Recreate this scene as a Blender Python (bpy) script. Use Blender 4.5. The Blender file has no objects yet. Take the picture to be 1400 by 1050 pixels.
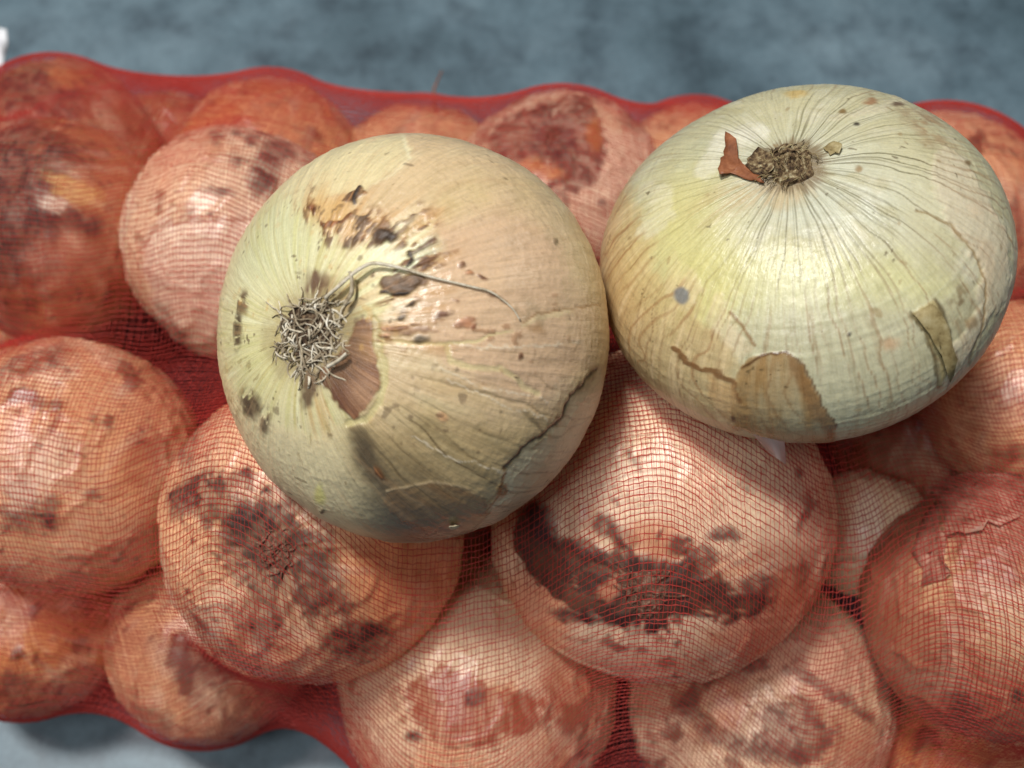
import bpy, math, random
import numpy as np

# ------------------------------------------------------------------ camera, light, exposure
sc = bpy.context.scene
PW, PH, F = 1400.0, 1050.0, 1501.0          # photograph size and focal length in its pixels
PITCH = math.radians(65)
CAM = np.array([0.0, 0.0, 0.3894])
FWD = np.array([0, math.cos(PITCH), -math.sin(PITCH)])
UP = np.array([0, math.sin(PITCH), math.cos(PITCH)])
RT = np.array([1.0, 0, 0])

cd = bpy.data.cameras.new('camera'); cam = bpy.data.objects.new('camera', cd)
sc.collection.objects.link(cam); sc.camera = cam
cam.location = CAM; cam.rotation_euler = (math.pi / 2 - PITCH, 0, 0)
cd.sensor_width = 36; cd.lens = 36 * F / PW
cd.clip_start = .01; cd.clip_end = 50
cd.dof.use_dof = True; cd.dof.focus_distance = .248; cd.dof.aperture_fstop = 11

wd = bpy.data.worlds.new('World'); sc.world = wd; wd.use_nodes = True
wd.node_tree.nodes['Background'].inputs[0].default_value = (.93, .96, 1, 1)
wd.node_tree.nodes['Background'].inputs[1].default_value = .065

def lamp(name, loc, target, sx, sy, power, col):
    l = bpy.data.lights.new(name, 'AREA'); l.shape = 'RECTANGLE'; l.size = sx; l.size_y = sy
    l.energy = power; l.color = col
    o = bpy.data.objects.new(name, l); sc.collection.objects.link(o); o.location = loc
    from mathutils import Vector
    o.rotation_euler = (Vector(target) - Vector(loc)).to_track_quat('-Z', 'Y').to_euler()
    return o
# ceiling luminaires above the floor: one overhead (behind and left of the bag), one further along the aisle
lamp('ceiling_lamp', (-.66, .50, 2.5), (0, .14, .1), .38, .38, 62, (1, .975, .94))
lamp('ceiling_lamp', (-.90, -.60, 2.5), (0, .14, .1), .7, .7, 22, (.92, .97, 1))
lamp('ceiling_lamp', (2.3, 1.25, 2.5), (0, .14, .1), .6, .6, 6, (1, .98, .95))

sc.view_settings.view_transform = 'Standard'; sc.view_settings.look = 'None'
sc.view_settings.exposure = 0; sc.view_settings.gamma = 1
sc.cycles.use_denoising = True
sc.cycles.max_bounces = 8; sc.cycles.diffuse_bounces = 4; sc.cycles.glossy_bounces = 3
sc.cycles.transmission_bounces = 4; sc.cycles.transparent_max_bounces = 8
sc.cycles.caustics_reflective = False; sc.cycles.caustics_refractive = False

# ------------------------------------------------------------------ helpers
C = sc.collection
def ray(px, py): return FWD + RT * (px - 700) / F + UP * (525 - py) / F
def at_z(px, py, z):
    r = ray(px, py); t = (z - CAM[2]) / r[2]
    return CAM + r * t, t
def at_depth(px, py, d): return CAM + ray(px, py) * d
def proj(P):
    d = P - CAM; z = d @ FWD
    return 700 + F * (d @ RT) / z, 525 - F * (d @ UP) / z

def s2l(c):
    c = np.asarray(c, float) / 255
    return np.where(c <= .04045, c / 12.92, ((c + .055) / 1.055) ** 2.4)
def smooth(e0, e1, x):
    t = np.clip((x - e0) / (e1 - e0), 0, 1); return t * t * (3 - 2 * t)

def _hash(ix, iy, iz, seed):
    h = (ix * 374761393 + iy * 668265263 + iz * 1274126177 + seed * 974634777) & 0x7fffffff
    h = ((h ^ (h >> 13)) * 1103515245) & 0x7fffffff
    h = ((h ^ (h >> 16)) * 69069) & 0x7fffffff
    return (h & 0xffff) / 65535.0
def vnoise(P, f, seed=0):                     # value noise, -1..1
    Q = P * f; I = np.floor(Q).astype(np.int64); w = Q - I; w = w * w * (3 - 2 * w)
    out = 0
    for a in (0, 1):
        for b in (0, 1):
            for c in (0, 1):
                k = _hash(I[:, 0] + a, I[:, 1] + b, I[:, 2] + c, seed)
                out = out + k * np.abs(1 - a - w[:, 0]) * np.abs(1 - b - w[:, 1]) * np.abs(1 - c - w[:, 2])
    return out * 2 - 1
def fbm(P, f, seed=0, oct=3):
    o = 0; a = 1.0; t = 0
    for i in range(oct):
        o = o + a * vnoise(P, f * 2 ** i, seed + i * 17); t += a; a *= .55
    return o / t

def new_mesh(name, V, quads, smooth_shade=True):
    me = bpy.data.meshes.new(name)
    V = np.ascontiguousarray(V, np.float32); quads = np.ascontiguousarray(quads, np.int32)
    k = quads.shape[1]; n = len(quads)
    me.vertices.add(len(V)); me.vertices.foreach_set('co', V.ravel())
    me.loops.add(n * k); me.loops.foreach_set('vertex_index', quads.ravel())
    me.polygons.add(n); me.polygons.foreach_set('loop_start', np.arange(0, n * k, k, dtype=np.int32))
    me.update(calc_edges=True)
    if smooth_shade: me.polygons.foreach_set('use_smooth', np.ones(n, bool))
    me.update()
    return me
def link(name, data, mat=None, parent=None, loc=None):
    o = bpy.data.objects.new(name, data); C.objects.link(o)
    if mat is not None: data.materials.append(mat)
    if parent is not None: o.parent = parent
    if loc is not None: o.location = loc
    return o
def tag(o, label, cat, group=None):
    o['label'] = label; o['category'] = cat
    if group: o['group'] = group
    return o

# ------------------------------------------------------------------ materials
def mat(name):
    m = bpy.data.materials.new(name); m.use_nodes = True
    nt = m.node_tree; b = nt.nodes['Principled BSDF']
    return m, nt, b
def N(nt, t, **kw):
    n = nt.nodes.new(t)
    for k, v in kw.items(): setattr(n, k, v)
    return n
def noise_node(nt, vec, scale, detail=4, rough=.55):
    n = N(nt, 'ShaderNodeTexNoise'); n.inputs['Scale'].default_value = scale
    n.inputs['Detail'].default_value = detail; n.inputs['Roughness'].default_value = rough
    if vec is not None: nt.links.new(vec, n.inputs['Vector'])
    return n
def ramp(nt, src, stops):
    r = N(nt, 'ShaderNodeValToRGB'); cr = r.color_ramp
    while len(cr.elements) < len(stops): cr.elements.new(.5)
    for e, (p, c) in zip(cr.elements, stops):
        e.position = p; e.color = (*c, 1) if len(c) == 3 else c
    nt.links.new(src, r.inputs[0]); return r
def mixc(nt, a, b, fac, mode='MIX'):
    m = N(nt, 'ShaderNodeMix', data_type='RGBA', blend_type=mode)
    for sock, v in ((m.inputs['Factor'], fac), (m.inputs['A'], a), (m.inputs['B'], b)):
        if hasattr(v, 'links'): nt.links.new(v, sock)
        elif isinstance(v, (int, float)): sock.default_value = v
        else: sock.default_value = (*v, 1)
    return m.outputs['Result']

def onion_material(name, bump=.35, sss=.12, rv=.30):
    m, nt, b = mat(name)
    col = N(nt, 'ShaderNodeAttribute', attribute_name='Col')
    skin = N(nt, 'ShaderNodeAttribute', attribute_name='skin')
    geo = N(nt, 'ShaderNodeTexCoord')
    fib = noise_node(nt, skin.outputs['Vector'], 1.0, 4, .6)          # fibres run from root to neck
    grain = noise_node(nt, geo.outputs['Object'], 1500, 3, .6)
    f1 = ramp(nt, fib.outputs['Fac'], [(.30, (.86, .85, .82)), (.52, (1, 1, 1)), (.72, (1.07, 1.06, 1.03))])
    f2 = ramp(nt, grain.outputs['Fac'], [(.3, (.93, .92, .90)), (.7, (1.05, 1.05, 1.05))])
    c = mixc(nt, col.outputs['Color'], f1.outputs[0], 1.0, 'MULTIPLY')
    c = mixc(nt, c, f2.outputs[0], 1.0, 'MULTIPLY')
    nt.links.new(c, b.inputs['Base Color'])
    add = N(nt, 'ShaderNodeMath', operation='MULTIPLY_ADD')
    nt.links.new(fib.outputs['Fac'], add.inputs[0]); add.inputs[1].default_value = rv
    nt.links.new(col.outputs['Alpha'], add.inputs[2])
    nt.links.new(add.outputs[0], b.inputs['Roughness'])
    hsum = N(nt, 'ShaderNodeMath', operation='MULTIPLY_ADD')
    nt.links.new(grain.outputs['Fac'], hsum.inputs[0]); hsum.inputs[1].default_value = .5
    nt.links.new(fib.outputs['Fac'], hsum.inputs[2])
    bp = N(nt, 'ShaderNodeBump'); bp.inputs['Strength'].default_value = bump; bp.inputs['Distance'].default_value = .0003
    nt.links.new(hsum.outputs[0], bp.inputs['Height']); nt.links.new(bp.outputs[0], b.inputs['Normal'])
    b.inputs['Specular IOR Level'].default_value = .6
    b.inputs['Subsurface Weight'].default_value = sss
    b.inputs['Subsurface Radius'].default_value = (.0010, .0007, .0003)
    b.inputs['Subsurface Scale'].default_value = 1.0
    return m
M_ONION = onion_material('onion_skin', .5, .05, .22)
M_BAGONION = onion_material('bagged_onion_skin', .2, .06, .10)

def simple(name, stops, scale, rough=.7, bump=.4, dist=.0004, use_random=False, spec=.3):
    m, nt, b = mat(name)
    geo = N(nt, 'ShaderNodeTexCoord')
    n = noise_node(nt, geo.outputs['Object'], scale, 5, .65)
    r = ramp(nt, n.outputs['Fac'], stops)
    out = r.outputs[0]
    if use_random:
        oi = N(nt, 'ShaderNodeObjectInfo')
        rr = ramp(nt, oi.outputs['Random'], [(0, (.20, .15, .11)), (.45, (.62, .57, .49)), (1, (1.05, 1.05, 1.04))])
        out = mixc(nt, out, rr.outputs[0], 1.0, 'MULTIPLY')
    nt.links.new(out, b.inputs['Base Color'])
    b.inputs['Roughness'].default_value = rough; b.inputs['Specular IOR Level'].default_value = spec
    bp = N(nt, 'ShaderNodeBump'); bp.inputs['Strength'].default_value = bump; bp.inputs['Distance'].default_value = dist
    nt.links.new(n.outputs['Fac'], bp.inputs['Height']); nt.links.new(bp.outputs[0], b.inputs['Normal'])
    return m
L = lambda *c: tuple(float(v) for v in s2l(c))
M_ROOT = simple('dry_root', [(.28, L(132, 112, 88)), (.46, L(214, 204, 182)), (.7, L(240, 234, 220))], 700, .8, .5, use_random=True)
M_SOIL = simple('root_plate_soil', [(.3, L(34, 26, 20)), (.5, L(74, 56, 42)), (.72, L(150, 126, 96))], 900, .9, 1, .0008)
M_CRUMB = simple('root_crumb', [(.3, L(70, 48, 38)), (.5, L(118, 88, 70)), (.7, L(170, 140, 118))], 800, .9, 1, .0008)
M_NECK = simple('neck_scar', [(.34, L(34, 25, 18)), (.47, L(88, 68, 46)), (.57, L(132, 112, 80)), (.70, L(190, 180, 146))], 800, .8, .8, .0006)
M_FLAKE = simple('brown_flake', [(.3, L(98, 56, 34)), (.55, L(142, 88, 58)), (.75, L(178, 128, 92))], 260, .5, .5)
M_LOOSE = simple('loose_skin', [(.3, L(120, 76, 60)), (.5, L(160, 112, 92)), (.7, L(190, 146, 124))], 220, .5, .6)
M_PALE = simple('pale_flake', [(.3, L(176, 156, 118)), (.55, L(214, 204, 172)), (.75, L(226, 220, 196))], 260, .5, .5)
M_OLIVE = simple('olive_flake', [(.3, L(112, 94, 58)), (.5, L(156, 140, 98)), (.75, L(190, 178, 140))], 300, .55, .5)
M_TAG = simple('white_paper', [(.3, (.7, .72, .75)), (.7, (.85, .86, .88))], 120, .6, .2)

# translucent film
M_FILM, nt, b = mat('film_skin')
b.inputs['Base Color'].default_value = (.80, .66, .62, 1); b.inputs['Roughness'].default_value = .32
tr = N(nt, 'ShaderNodeBsdfTransparent'); mx = N(nt, 'ShaderNodeMixShader'); mx.inputs[0].default_value = .36
tr.inputs[0].default_value = (.95, .88, .86, 1)
nt.links.new(tr.outputs[0], mx.inputs[1]); nt.links.new(b.outputs[0], mx.inputs[2])
nt.links.new(mx.outputs[0], nt.nodes['Material Output'].inputs['Surface'])

# red plastic netting
M_NET, nt, b = mat('red_netting')
geo = N(nt, 'ShaderNodeTexCoord')
n = noise_node(nt, geo.outputs['Object'], 60, 3)
r = ramp(nt, n.outputs['Fac'], [(.3, (.58, .082, .070)), (.7, (.70, .125, .105))])
nt.links.new(r.outputs[0], b.inputs['Base Color'])
b.inputs['Roughness'].default_value = .45; b.inputs['Specular IOR Level'].default_value = .35
tl = N(nt, 'ShaderNodeBsdfTranslucent'); tl.inputs[0].default_value = (.72, .10, .085, 1)
mx = N(nt, 'ShaderNodeMixShader'); mx.inputs[0].default_value = .35
nt.links.new(b.outputs[0], mx.inputs[1]); nt.links.new(tl.outputs[0], mx.inputs[2])
tr = N(nt, 'ShaderNodeBsdfTransparent'); tr.inputs[0].default_value = (.99, .50, .43, 1)      # thin, half clear filament
m2 = N(nt, 'ShaderNodeMixShader'); m2.inputs[0].default_value = .42
nt.links.new(mx.outputs[0], m2.inputs[1]); nt.links.new(tr.outputs[0], m2.inputs[2])
nt.links.new(m2.outputs[0], nt.nodes['Material Output'].inputs['Surface'])

# concrete floor, smooth trowelled and slightly blue
M_FLOOR, nt, b = mat('concrete_floor')
geo = N(nt, 'ShaderNodeTexCoord'); co = geo.outputs['Object']
n1 = noise_node(nt, co, 9, 6, .62); n2 = noise_node(nt, co, 42, 5, .6); n3 = noise_node(nt, co, 380, 3, .6)
c1 = ramp(nt, n1.outputs['Fac'], [(.32, (.044, .074, .092)), (.5, (.086, .134, .164)), (.68, (.135, .196, .232))])
c2 = ramp(nt, n2.outputs['Fac'], [(.30, (.48, .50, .53)), (.5, (1, 1, 1)), (.72, (1.28, 1.27, 1.25))])
c3 = ramp(nt, n3.outputs['Fac'], [(.3, (.85, .86, .87)), (.6, (1.04, 1.04, 1.04))])
c = mixc(nt, c1.outputs[0], c2.outputs[0], 1, 'MULTIPLY'); c = mixc(nt, c, c3.outputs[0], 1, 'MULTIPLY')
wob = noise_node(nt, co, 24, 4, .6)
vadd = N(nt, 'ShaderNodeVectorMath', operation='MULTIPLY_ADD')
nt.links.new(wob.outputs['Color'], vadd.inputs[0]); vadd.inputs[1].default_value = (.07, .07, .07); nt.links.new(co, vadd.inputs[2])
vor = N(nt, 'ShaderNodeTexVoronoi', feature='DISTANCE_TO_EDGE'); vor.inputs['Scale'].default_value = 7
nt.links.new(vadd.outputs[0], vor.inputs['Vector'])
ck = ramp(nt, vor.outputs['Distance'], [(0, (.55, .56, .58)), (.012, (.8, .8, .8)), (.03, (1, 1, 1))])
c = mixc(nt, c, ck.outputs[0], .22, 'MULTIPLY')
nt.links.new(c, b.inputs['Base Color'])
rr = ramp(nt, n1.outputs['Fac'], [(.3, (.40, .40, .40)), (.7, (.50, .50, .50))])
nt.links.new(rr.outputs[0], b.inputs['Roughness'])
bp = N(nt, 'ShaderNodeBump'); bp.inputs['Strength'].default_value = .25; bp.inputs['Distance'].default_value = .0006
nt.links.new(n2.outputs['Fac'], bp.inputs['Height']); nt.links.new(bp.outputs[0], b.inputs['Normal'])

# ------------------------------------------------------------------ floor
fl = new_mesh('floor', np.array([(-2, -2, 0), (2, -2, 0), (2, 2, 0), (-2, 2, 0)]), np.array([[0, 1, 2, 3]]))
fo = link('floor', fl, M_FLOOR); fo['kind'] = 'structure'

# ------------------------------------------------------------------ onion body
class Onion:
    """dense lathe body in world axes about its centre; marks are painted as vertex colour + relief"""
    def __init__(s, cen, a, cr, cn, root_dir, nphi, nth, seed, lump=.02, pr=.95, dense=0):
        s.cen = np.array(cen); s.a = a; s.seed = seed
        z = -np.array(root_dir, float); z /= np.linalg.norm(z)      # local z: root -> neck
        x = np.cross([.31, .77, .2], z); x /= np.linalg.norm(x); y = np.cross(z, x)
        s.R = np.stack([x, y, z], 1)
        th = np.linspace(0, math.pi, nth)
        if dense:                                       # more rows on the half that is looked at
            k_ = int(nth * .80); th = np.concatenate([np.linspace(0, 2.05, k_, endpoint=False), np.linspace(2.05, math.pi, nth - k_)])
            if dense < 0: th = math.pi - th[::-1]
        ph = np.arange(nphi) / nphi * 2 * math.pi
        TH, PHI = np.meshgrid(th, ph, indexing='ij')
        TH = TH.ravel(); PHI = PHI.ravel()
        s.th, s.ph, s.nth, s.nphi = TH, PHI, nth, nphi
        rr = a * np.sin(TH) ** pr
        zz = np.where(TH < math.pi / 2, -cr * np.cos(TH), -cn * np.cos(TH))
        zz += .045 * a * np.exp(-(rr / (.20 * a)) ** 2) * (TH < 1)                  # dimple at the root
        zz += .05 * a * np.exp(-(rr / (.16 * a)) ** 2) * (TH > 2)                   # little rise at the neck
        s.loc = np.stack([rr * np.cos(PHI), rr * np.sin(PHI), zz], 1)
        s.rr = rr
        P = s.loc / a
        s.d0 = s.loc @ s.R.T
        e = s.loc / np.array([a * a, a * a, cr * cn]); e /= np.linalg.norm(e, axis=1, keepdims=True)
        s.n0 = e @ s.R.T
        lobes = .5 * np.cos(PHI * 3 + seed) + .35 * np.cos(PHI * 5 + seed * 2.1) + .2 * np.cos(PHI * 9 + seed * 3.3)
        s.h = a * lump * (fbm(P, 1.3, seed, 2) * 1.1) + a * lump * .22 * lobes * np.sin(TH)
        s.px, s.py = proj(s.cen + s.d0)
        v = CAM - (s.cen + s.d0); v /= np.linalg.norm(v, axis=1, keepdims=True)
        s.front = smooth(-.02, .06, (v * s.n0).sum(1))
        s.mm = 1.0                                  # photo px per feature unit
        s.col = np.zeros((len(TH), 3)); s.rough = np.full(len(TH), .22)
        s.P = P
        s.wx = fbm(P, 9, seed + 5, 3); s.wy = fbm(P, 9, seed + 6, 3)
        s.wf = vnoise(P, 40, seed + 8); s.wg = vnoise(P, 40, seed + 9)
    def fill(s, c): s.col[:] = s2l(c)
    def put(s, mask, c, alpha=1.0, h=0.0, rough=None):
        m = (mask * alpha)[:, None]
        s.col = s.col * (1 - m) + s2l(c) * m
        if h: s.h = s.h + mask * h
        if rough is not None: s.rough = s.rough * (1 - mask) + rough * mask
    def xy(s, warp):
        return s.px + warp * (s.wx + .35 * s.wf), s.py + warp * (s.wy + .35 * s.wg)
    def blob(s, x, y, rx, ry, rot=0, soft=.4, warp=6):
        X, Y = s.xy(warp); c, n = math.cos(math.radians(rot)), math.sin(math.radians(rot))
        dx, dy = X - x, Y - y
        u = (dx * c + dy * n) / rx; v = (-dx * n + dy * c) / ry
        return (1 - smooth(1 - soft, 1 + soft, np.sqrt(u * u + v * v))) * s.front
    def line(s, pts, w, soft=1.2, warp=3, taper=False):
        X, Y = s.xy(warp); best = np.full(len(X), 1e9); wd_ = np.full(len(X), float(w))
        n = len(pts) - 1
        for i in range(n):
            (x0, y0), (x1, y1) = pts[i], pts[i + 1]
            dx, dy = x1 - x0, y1 - y0; l2 = dx * dx + dy * dy + 1e-9
            t = np.clip(((X - x0) * dx + (Y - y0) * dy) / l2, 0, 1)
            d = np.hypot(X - x0 - t * dx, Y - y0 - t * dy)
            k = d < best; best = np.where(k, d, best)
            if taper: wd_ = np.where(k, w * (1 - .85 * (i + t) / n), wd_)
        return (1 - smooth(wd_ / 2 - soft * .5, wd_ / 2 + soft, best)) * s.front
    def poly(s, pts, soft=3, warp=6):
        X, Y = s.xy(warp); ins = np.zeros(len(X), bool); best = np.full(len(X), 1e9)
        n = len(pts)
        for i in range(n):
            (x0, y0), (x1, y1) = pts[i], pts[(i + 1) % n]
            dx, dy = x1 - x0, y1 - y0
            t = np.clip(((X - x0) * dx + (Y - y0) * dy) / (dx * dx + dy * dy + 1e-9), 0, 1)
            best = np.minimum(best, np.hypot(X - x0 - t * dx, Y - y0 - t * dy))
            if y0 != y1:
                ins ^= ((y0 > Y) != (y1 > Y)) & (X < (x1 - x0) * (Y - y0) / (y1 - y0) + x0)
        sd = np.where(ins, best, -best)
        return smooth(-soft, soft, sd) * s.front
    def veins(s, n, width, warp=.10, seed=1, jitter=.3):
        q = np.stack([np.cos(s.ph), np.sin(s.ph), s.th], 1)
        ph = s.ph + warp * vnoise(q, 2.1, seed) + warp * .22 * vnoise(q, 9, seed + 3)
        k = ph * n / (2 * math.pi); best = np.full(len(k), 1e9); idb = np.zeros(len(k))
        i0 = np.floor(k + .5)
        for d in (-1, 0, 1):
            i = (i0 + d).astype(np.int64) % n
            off = (_hash(i, i * 0 + 7, i * 0, seed) - .5) * 2 * jitter
            e = np.abs(k - (i0 + d) - off); kk = e < best
            best = np.where(kk, e, best); idb = np.where(kk, i, idb)
        dist = best * 2 * math.pi / n * s.rr
        ii = idb.astype(np.int64)
        st = .35 + .65 * _hash(ii, ii * 0, ii * 0 + 3, seed)
        along = smooth(-.5, .35, vnoise(np.stack([idb * 3.7, s.th * 2.2, idb * 0], 1), 1.0, seed + 9))
        return (1 - smooth(width * .35, width, dist)) * st * along
    def streaks(s, f=26, seed=3):
        q = np.stack([np.cos(s.ph) * f, np.sin(s.ph) * f, s.th * 3.0], 1)
        return fbm(q, 1.0, s.seed + seed, 2)
    def speck(s, f, thr, seed):
        return smooth(thr, thr + .12, vnoise(s.P, f, seed) * .75 + .45 * vnoise(s.P, f * .28, seed + 1))
    def surf(s, px, py, lift=0.0):
        """point on the body (and its normal) at a photo position"""
        i = int(np.argmin((s.px - px) ** 2 + (s.py - py) ** 2 + (1 - s.front) * 1e6))
        n = s.n0[i]
        return s.cen + s.d0[i] + n * (s.h[i] + lift), n
    def build(s, name, material, parent=None, origin=None):
        V = s.cen + s.d0 + s.n0 * s.h[:, None]
        base = np.array(origin if origin is not None else (s.cen[0], s.cen[1], V[:, 2].min()))
        i, j = np.meshgrid(np.arange(s.nth - 1), np.arange(s.nphi), indexing='ij')
        j2 = (j + 1) % s.nphi
        q = np.stack([i * s.nphi + j, i * s.nphi + j2, (i + 1) * s.nphi + j2, (i + 1) * s.nphi + j], -1).reshape(-1, 4)
        me = new_mesh(name, V - base, q)
        # normals outward
        ca = me.color_attributes.new('Col', 'FLOAT_COLOR', 'POINT')
        ca.data.foreach_set('color', np.concatenate([np.clip(s.col, 0, 1), s.rough[:, None]], 1).astype(np.float32).ravel())
        at = me.attributes.new('skin', 'FLOAT_VECTOR', 'POINT')
        sk = np.stack([np.cos(s.ph) * 46, np.sin(s.ph) * 46, s.th * 5], 1).astype(np.float32)
        at.data.foreach_set('vector', sk.ravel())
        o = link(name, me, material, parent)
        if parent is None: o.location = base
        return o, base

def facing(px, py, cx, cy, r, cen):
    """world direction of the surface point seen at (px,py) on a ball of pixel radius r"""
    v = CAM - cen; v = v / np.linalg.norm(v)
    u = UP - v * (UP @ v); u /= np.linalg.norm(u); h = np.cross(u, v)
    a, b_ = (px - cx) / r, (cy - py) / r; k = a * a + b_ * b_
    if k > .98: f = math.sqrt(.98 / k); a *= f; b_ *= f; k = .98
    return h * a + u * b_ + v * math.sqrt(1 - k)

def tube(name, pts, rad, material, parent, base, flat=1.0, sides=5):
    pts = np.asarray(pts, float); n = len(pts)
    T = np.gradient(pts, axis=0); T /= np.linalg.norm(T, axis=1, keepdims=True) + 1e-12
    ref = np.array([.3, .5, .8]); V = []
    rad = np.broadcast_to(rad, (n,))
    for k in range(n):
        b1 = np.cross(T[k], ref); b1 /= np.linalg.norm(b1) + 1e-12; b2 = np.cross(T[k], b1)
        for j in range(sides):
            w = 2 * math.pi * j / sides
            V.append(pts[k] + rad[k] * (b1 * math.cos(w) + b2 * math.sin(w) * flat))
    V.append(pts[0]); V.append(pts[-1])
    Q = []
    for k in range(n - 1):
        for j in range(sides):
            j2 = (j + 1) % sides
            Q.append((k * sides + j, k * sides + j2, (k + 1) * sides + j2, (k + 1) * sides + j))
    me = bpy.data.meshes.new(name)
    fc = Q + [(len(V) - 2, (j + 1) % sides, j) for j in range(sides)] + \
        [(len(V) - 1, (n - 1) * sides + j, (n - 1) * sides + (j + 1) % sides) for j in range(sides)]
    me.from_pydata([tuple(v) for v in np.array(V) - base], [], fc)
    me.polygons.foreach_set('use_smooth', np.ones(len(fc), bool)); me.update()
    return link(name, me, material, parent)

def flake(name, on, outline, lifts, material, parent, base, thick=.00012, seed=0, jag=1.2):
    """a scrap of papery skin: outline given by photo points on the body, lifted by lifts (metres) per point"""
    cx = sum(p[0] for p in outline) / len(outline); cy = sum(p[1] for p in outline) / len(outline)
    rnd = random.Random(seed); pts = []; m = len(outline); K = 4
    lc = sum(lifts) / m
    V = []; 
    rim = []
    for i in range(m):
        for k in range(3):
            t = k / 3; (x0, y0), (x1, y1) = outline[i], outline[(i + 1) % m]
            rim.append((x0 + (x1 - x0) * t + rnd.uniform(-jag, jag), y0 + (y1 - y0) * t + rnd.uniform(-jag, jag),
                        lifts[i] * (1 - t) + lifts[(i + 1) % m] * t))
    R = len(rim)
    for k in range(1, K + 1):
        f = k / K
        for (x, y, l) in rim:
            p, nn = on.surf(cx + (x - cx) * f, cy + (y - cy) * f)
            V.append(p + nn * (lc * .6 * (1 - f) + l * f ** 1.6 + .00025 + rnd.uniform(-1, 1) * .00012))
    p, nn = on.surf(cx, cy); V.append(p + nn * (lc * .6 + .00025)); ci = len(V) - 1
    fc = [(ci, j, (j + 1) % R) for j in range(R)]
    for k in range(K - 1):
        for j in range(R):
            fc.append((k * R + j, (k + 1) * R + j, (k + 1) * R + (j + 1) % R, k * R + (j + 1) % R))
    me = bpy.data.meshes.new(name); me.from_pydata([tuple(v) for v in np.array(V) - base], [], fc)
    me.polygons.foreach_set('use_smooth', np.ones(len(fc), bool)); me.update()
    o = link(name, me, material, parent)
    md = o.modifiers.new('thickness', 'SOLIDIFY'); md.thickness = thick; md.offset = 0
    return o

def root_tuft(on, cen_px, radius, n, parent, base, seed, dens_h=1.0, rmin=.00028, rmax=.0005, mat_=None, name='root', plate_mat=None):
    """dark plate with curled dry rootlets over it"""
    rnd = random.Random(seed); c, nn = on.surf(*cen_px)
    x = np.cross(nn, [.2, .9, .1]); x /= np.linalg.norm(x); y = np.cross(nn, x)
    rings, seg = 12, 40; V = []; 
    for i in range(rings + 1):
        f = i / rings
        for j in range(seg):
            a = 2 * math.pi * j / seg
            rad = radius * f * (1 + .14 * math.sin(3 * a + seed) + .10 * math.sin(7 * a + seed))
            hgt = (.10 * radius * (1 - f ** 2.2) + rnd.uniform(-1, 1) * .022 * radius) * (1 if f < 1 else 0) - .03 * radius * f
            V.append(c + x * rad * math.cos(a) + y * rad * math.sin(a) + nn * (hgt + .0001 - .10 * rad * rad / on.a * (1 if f > .5 else .6)))
    i, j = np.meshgrid(np.arange(rings), np.arange(seg), indexing='ij'); j2 = (j + 1) % seg
    q = np.stack([i * seg + j, (i + 1) * seg + j, (i + 1) * seg + j2, i * seg + j2], -1).reshape(-1, 4)
    plate = link('root_plate', new_mesh('root_plate', np.array(V) - base, q), plate_mat or M_SOIL, parent)
    for k in range(n):
        a = rnd.uniform(0, 2 * math.pi); rr = radius * .92 * math.sqrt(rnd.random())
        p = c + (x * math.cos(a) + y * math.sin(a)) * rr + nn * .0004
        d = rnd.uniform(0, 2 * math.pi); ln = radius * rnd.uniform(.3, 1.3) * (1.0 if rr < .7 * radius else .6)
        curl = rnd.uniform(-1, 1) * 1.5; m = 9; pts = []
        top = radius * rnd.uniform(.05, .30) * dens_h
        q_ = p.copy()
        for t in range(m):
            f = t / (m - 1); pts.append(q_ + nn * (top * math.sin(math.pi * min(1, f * 1.15)) + .0003 - .18 * ((q_ - c) @ (q_ - c)) / on.a))
            d += curl / m + rnd.uniform(-.5, .5)
            q_ = q_ + (x * math.cos(d) + y * math.sin(d)) * ln / m
        rad = np.linspace(1, .6, m) * rnd.uniform(rmin, rmax)
        tube(name, pts, rad, mat_ or M_ROOT, plate, base, flat=.7)
    return plate

# ------------------------------------------------------------------ onions in the bag: (px, py, pixel radius, height of centre)
BAG = dict(
    A=(85, 206, 118, .036), B=(80, 318, 148, .060), C=(335, 335, 155, .084), D=(375, 230, 122, .034),
    E=(95, 638, 170, .078), F=(45, 850, 120, .034), G=(430, 722, 198, .088), H=(288, 876, 131, .032),
    I=(655, 940, 180, .038), J=(900, 706, 223, .092), K=(1035, 965, 172, .036), L=(1182, 728, 84, .062),
    M=(1362, 830, 172, .074), N=(1400, 545, 130, .084), O=(765, 275, 143, .074), P=(1275, 305, 150, .060),
    Q=(1480, 330, 130, .036), R=(1330, 1050, 120, .030), S=(580, 262, 120, .036), T=(662, 400, 150, .080), U=(1150, 400, 150, .074), V=(945, 256, 112, .036),
    W=(650, 700, 135, .036), X=(70, 478, 90, .026), Y=(1265, 590, 120, .034), Z=(228, 212, 84, .030))
zc = {k: v[3] for k, v in BAG.items()}
def place(k):
    x, y, r, _ = BAG[k]; p, t = at_z(x, y, zc[k]); return p, r / F * t
for it in range(250):                              # settle depths so that neighbours do not run into one another
    pos = {k: place(k) for k in BAG}; ks = list(BAG); dz = dict.fromkeys(ks, 0.0)
    for i in range(len(ks)):
        for j in range(i):
            (p, a), (q, b_) = pos[ks[i]], pos[ks[j]]
            d = p - q; D = np.linalg.norm(d); g = D - .93 * (a + b_)
            if g < 0:
                s_ = d[2] / D if abs(d[2]) > .004 else math.copysign(.2, d[2])
                dz[ks[i]] -= .12 * g * s_; dz[ks[j]] += .12 * g * s_
    for k in ks:
        if k == 'L': continue
        z = zc[k] + dz[k] + .01 * (BAG[k][3] - zc[k]); r = pos[k][1]
        zc[k] = min(max(z, r * .92 + .002), .100)
POS = {k: place(k) for k in BAG}

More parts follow.
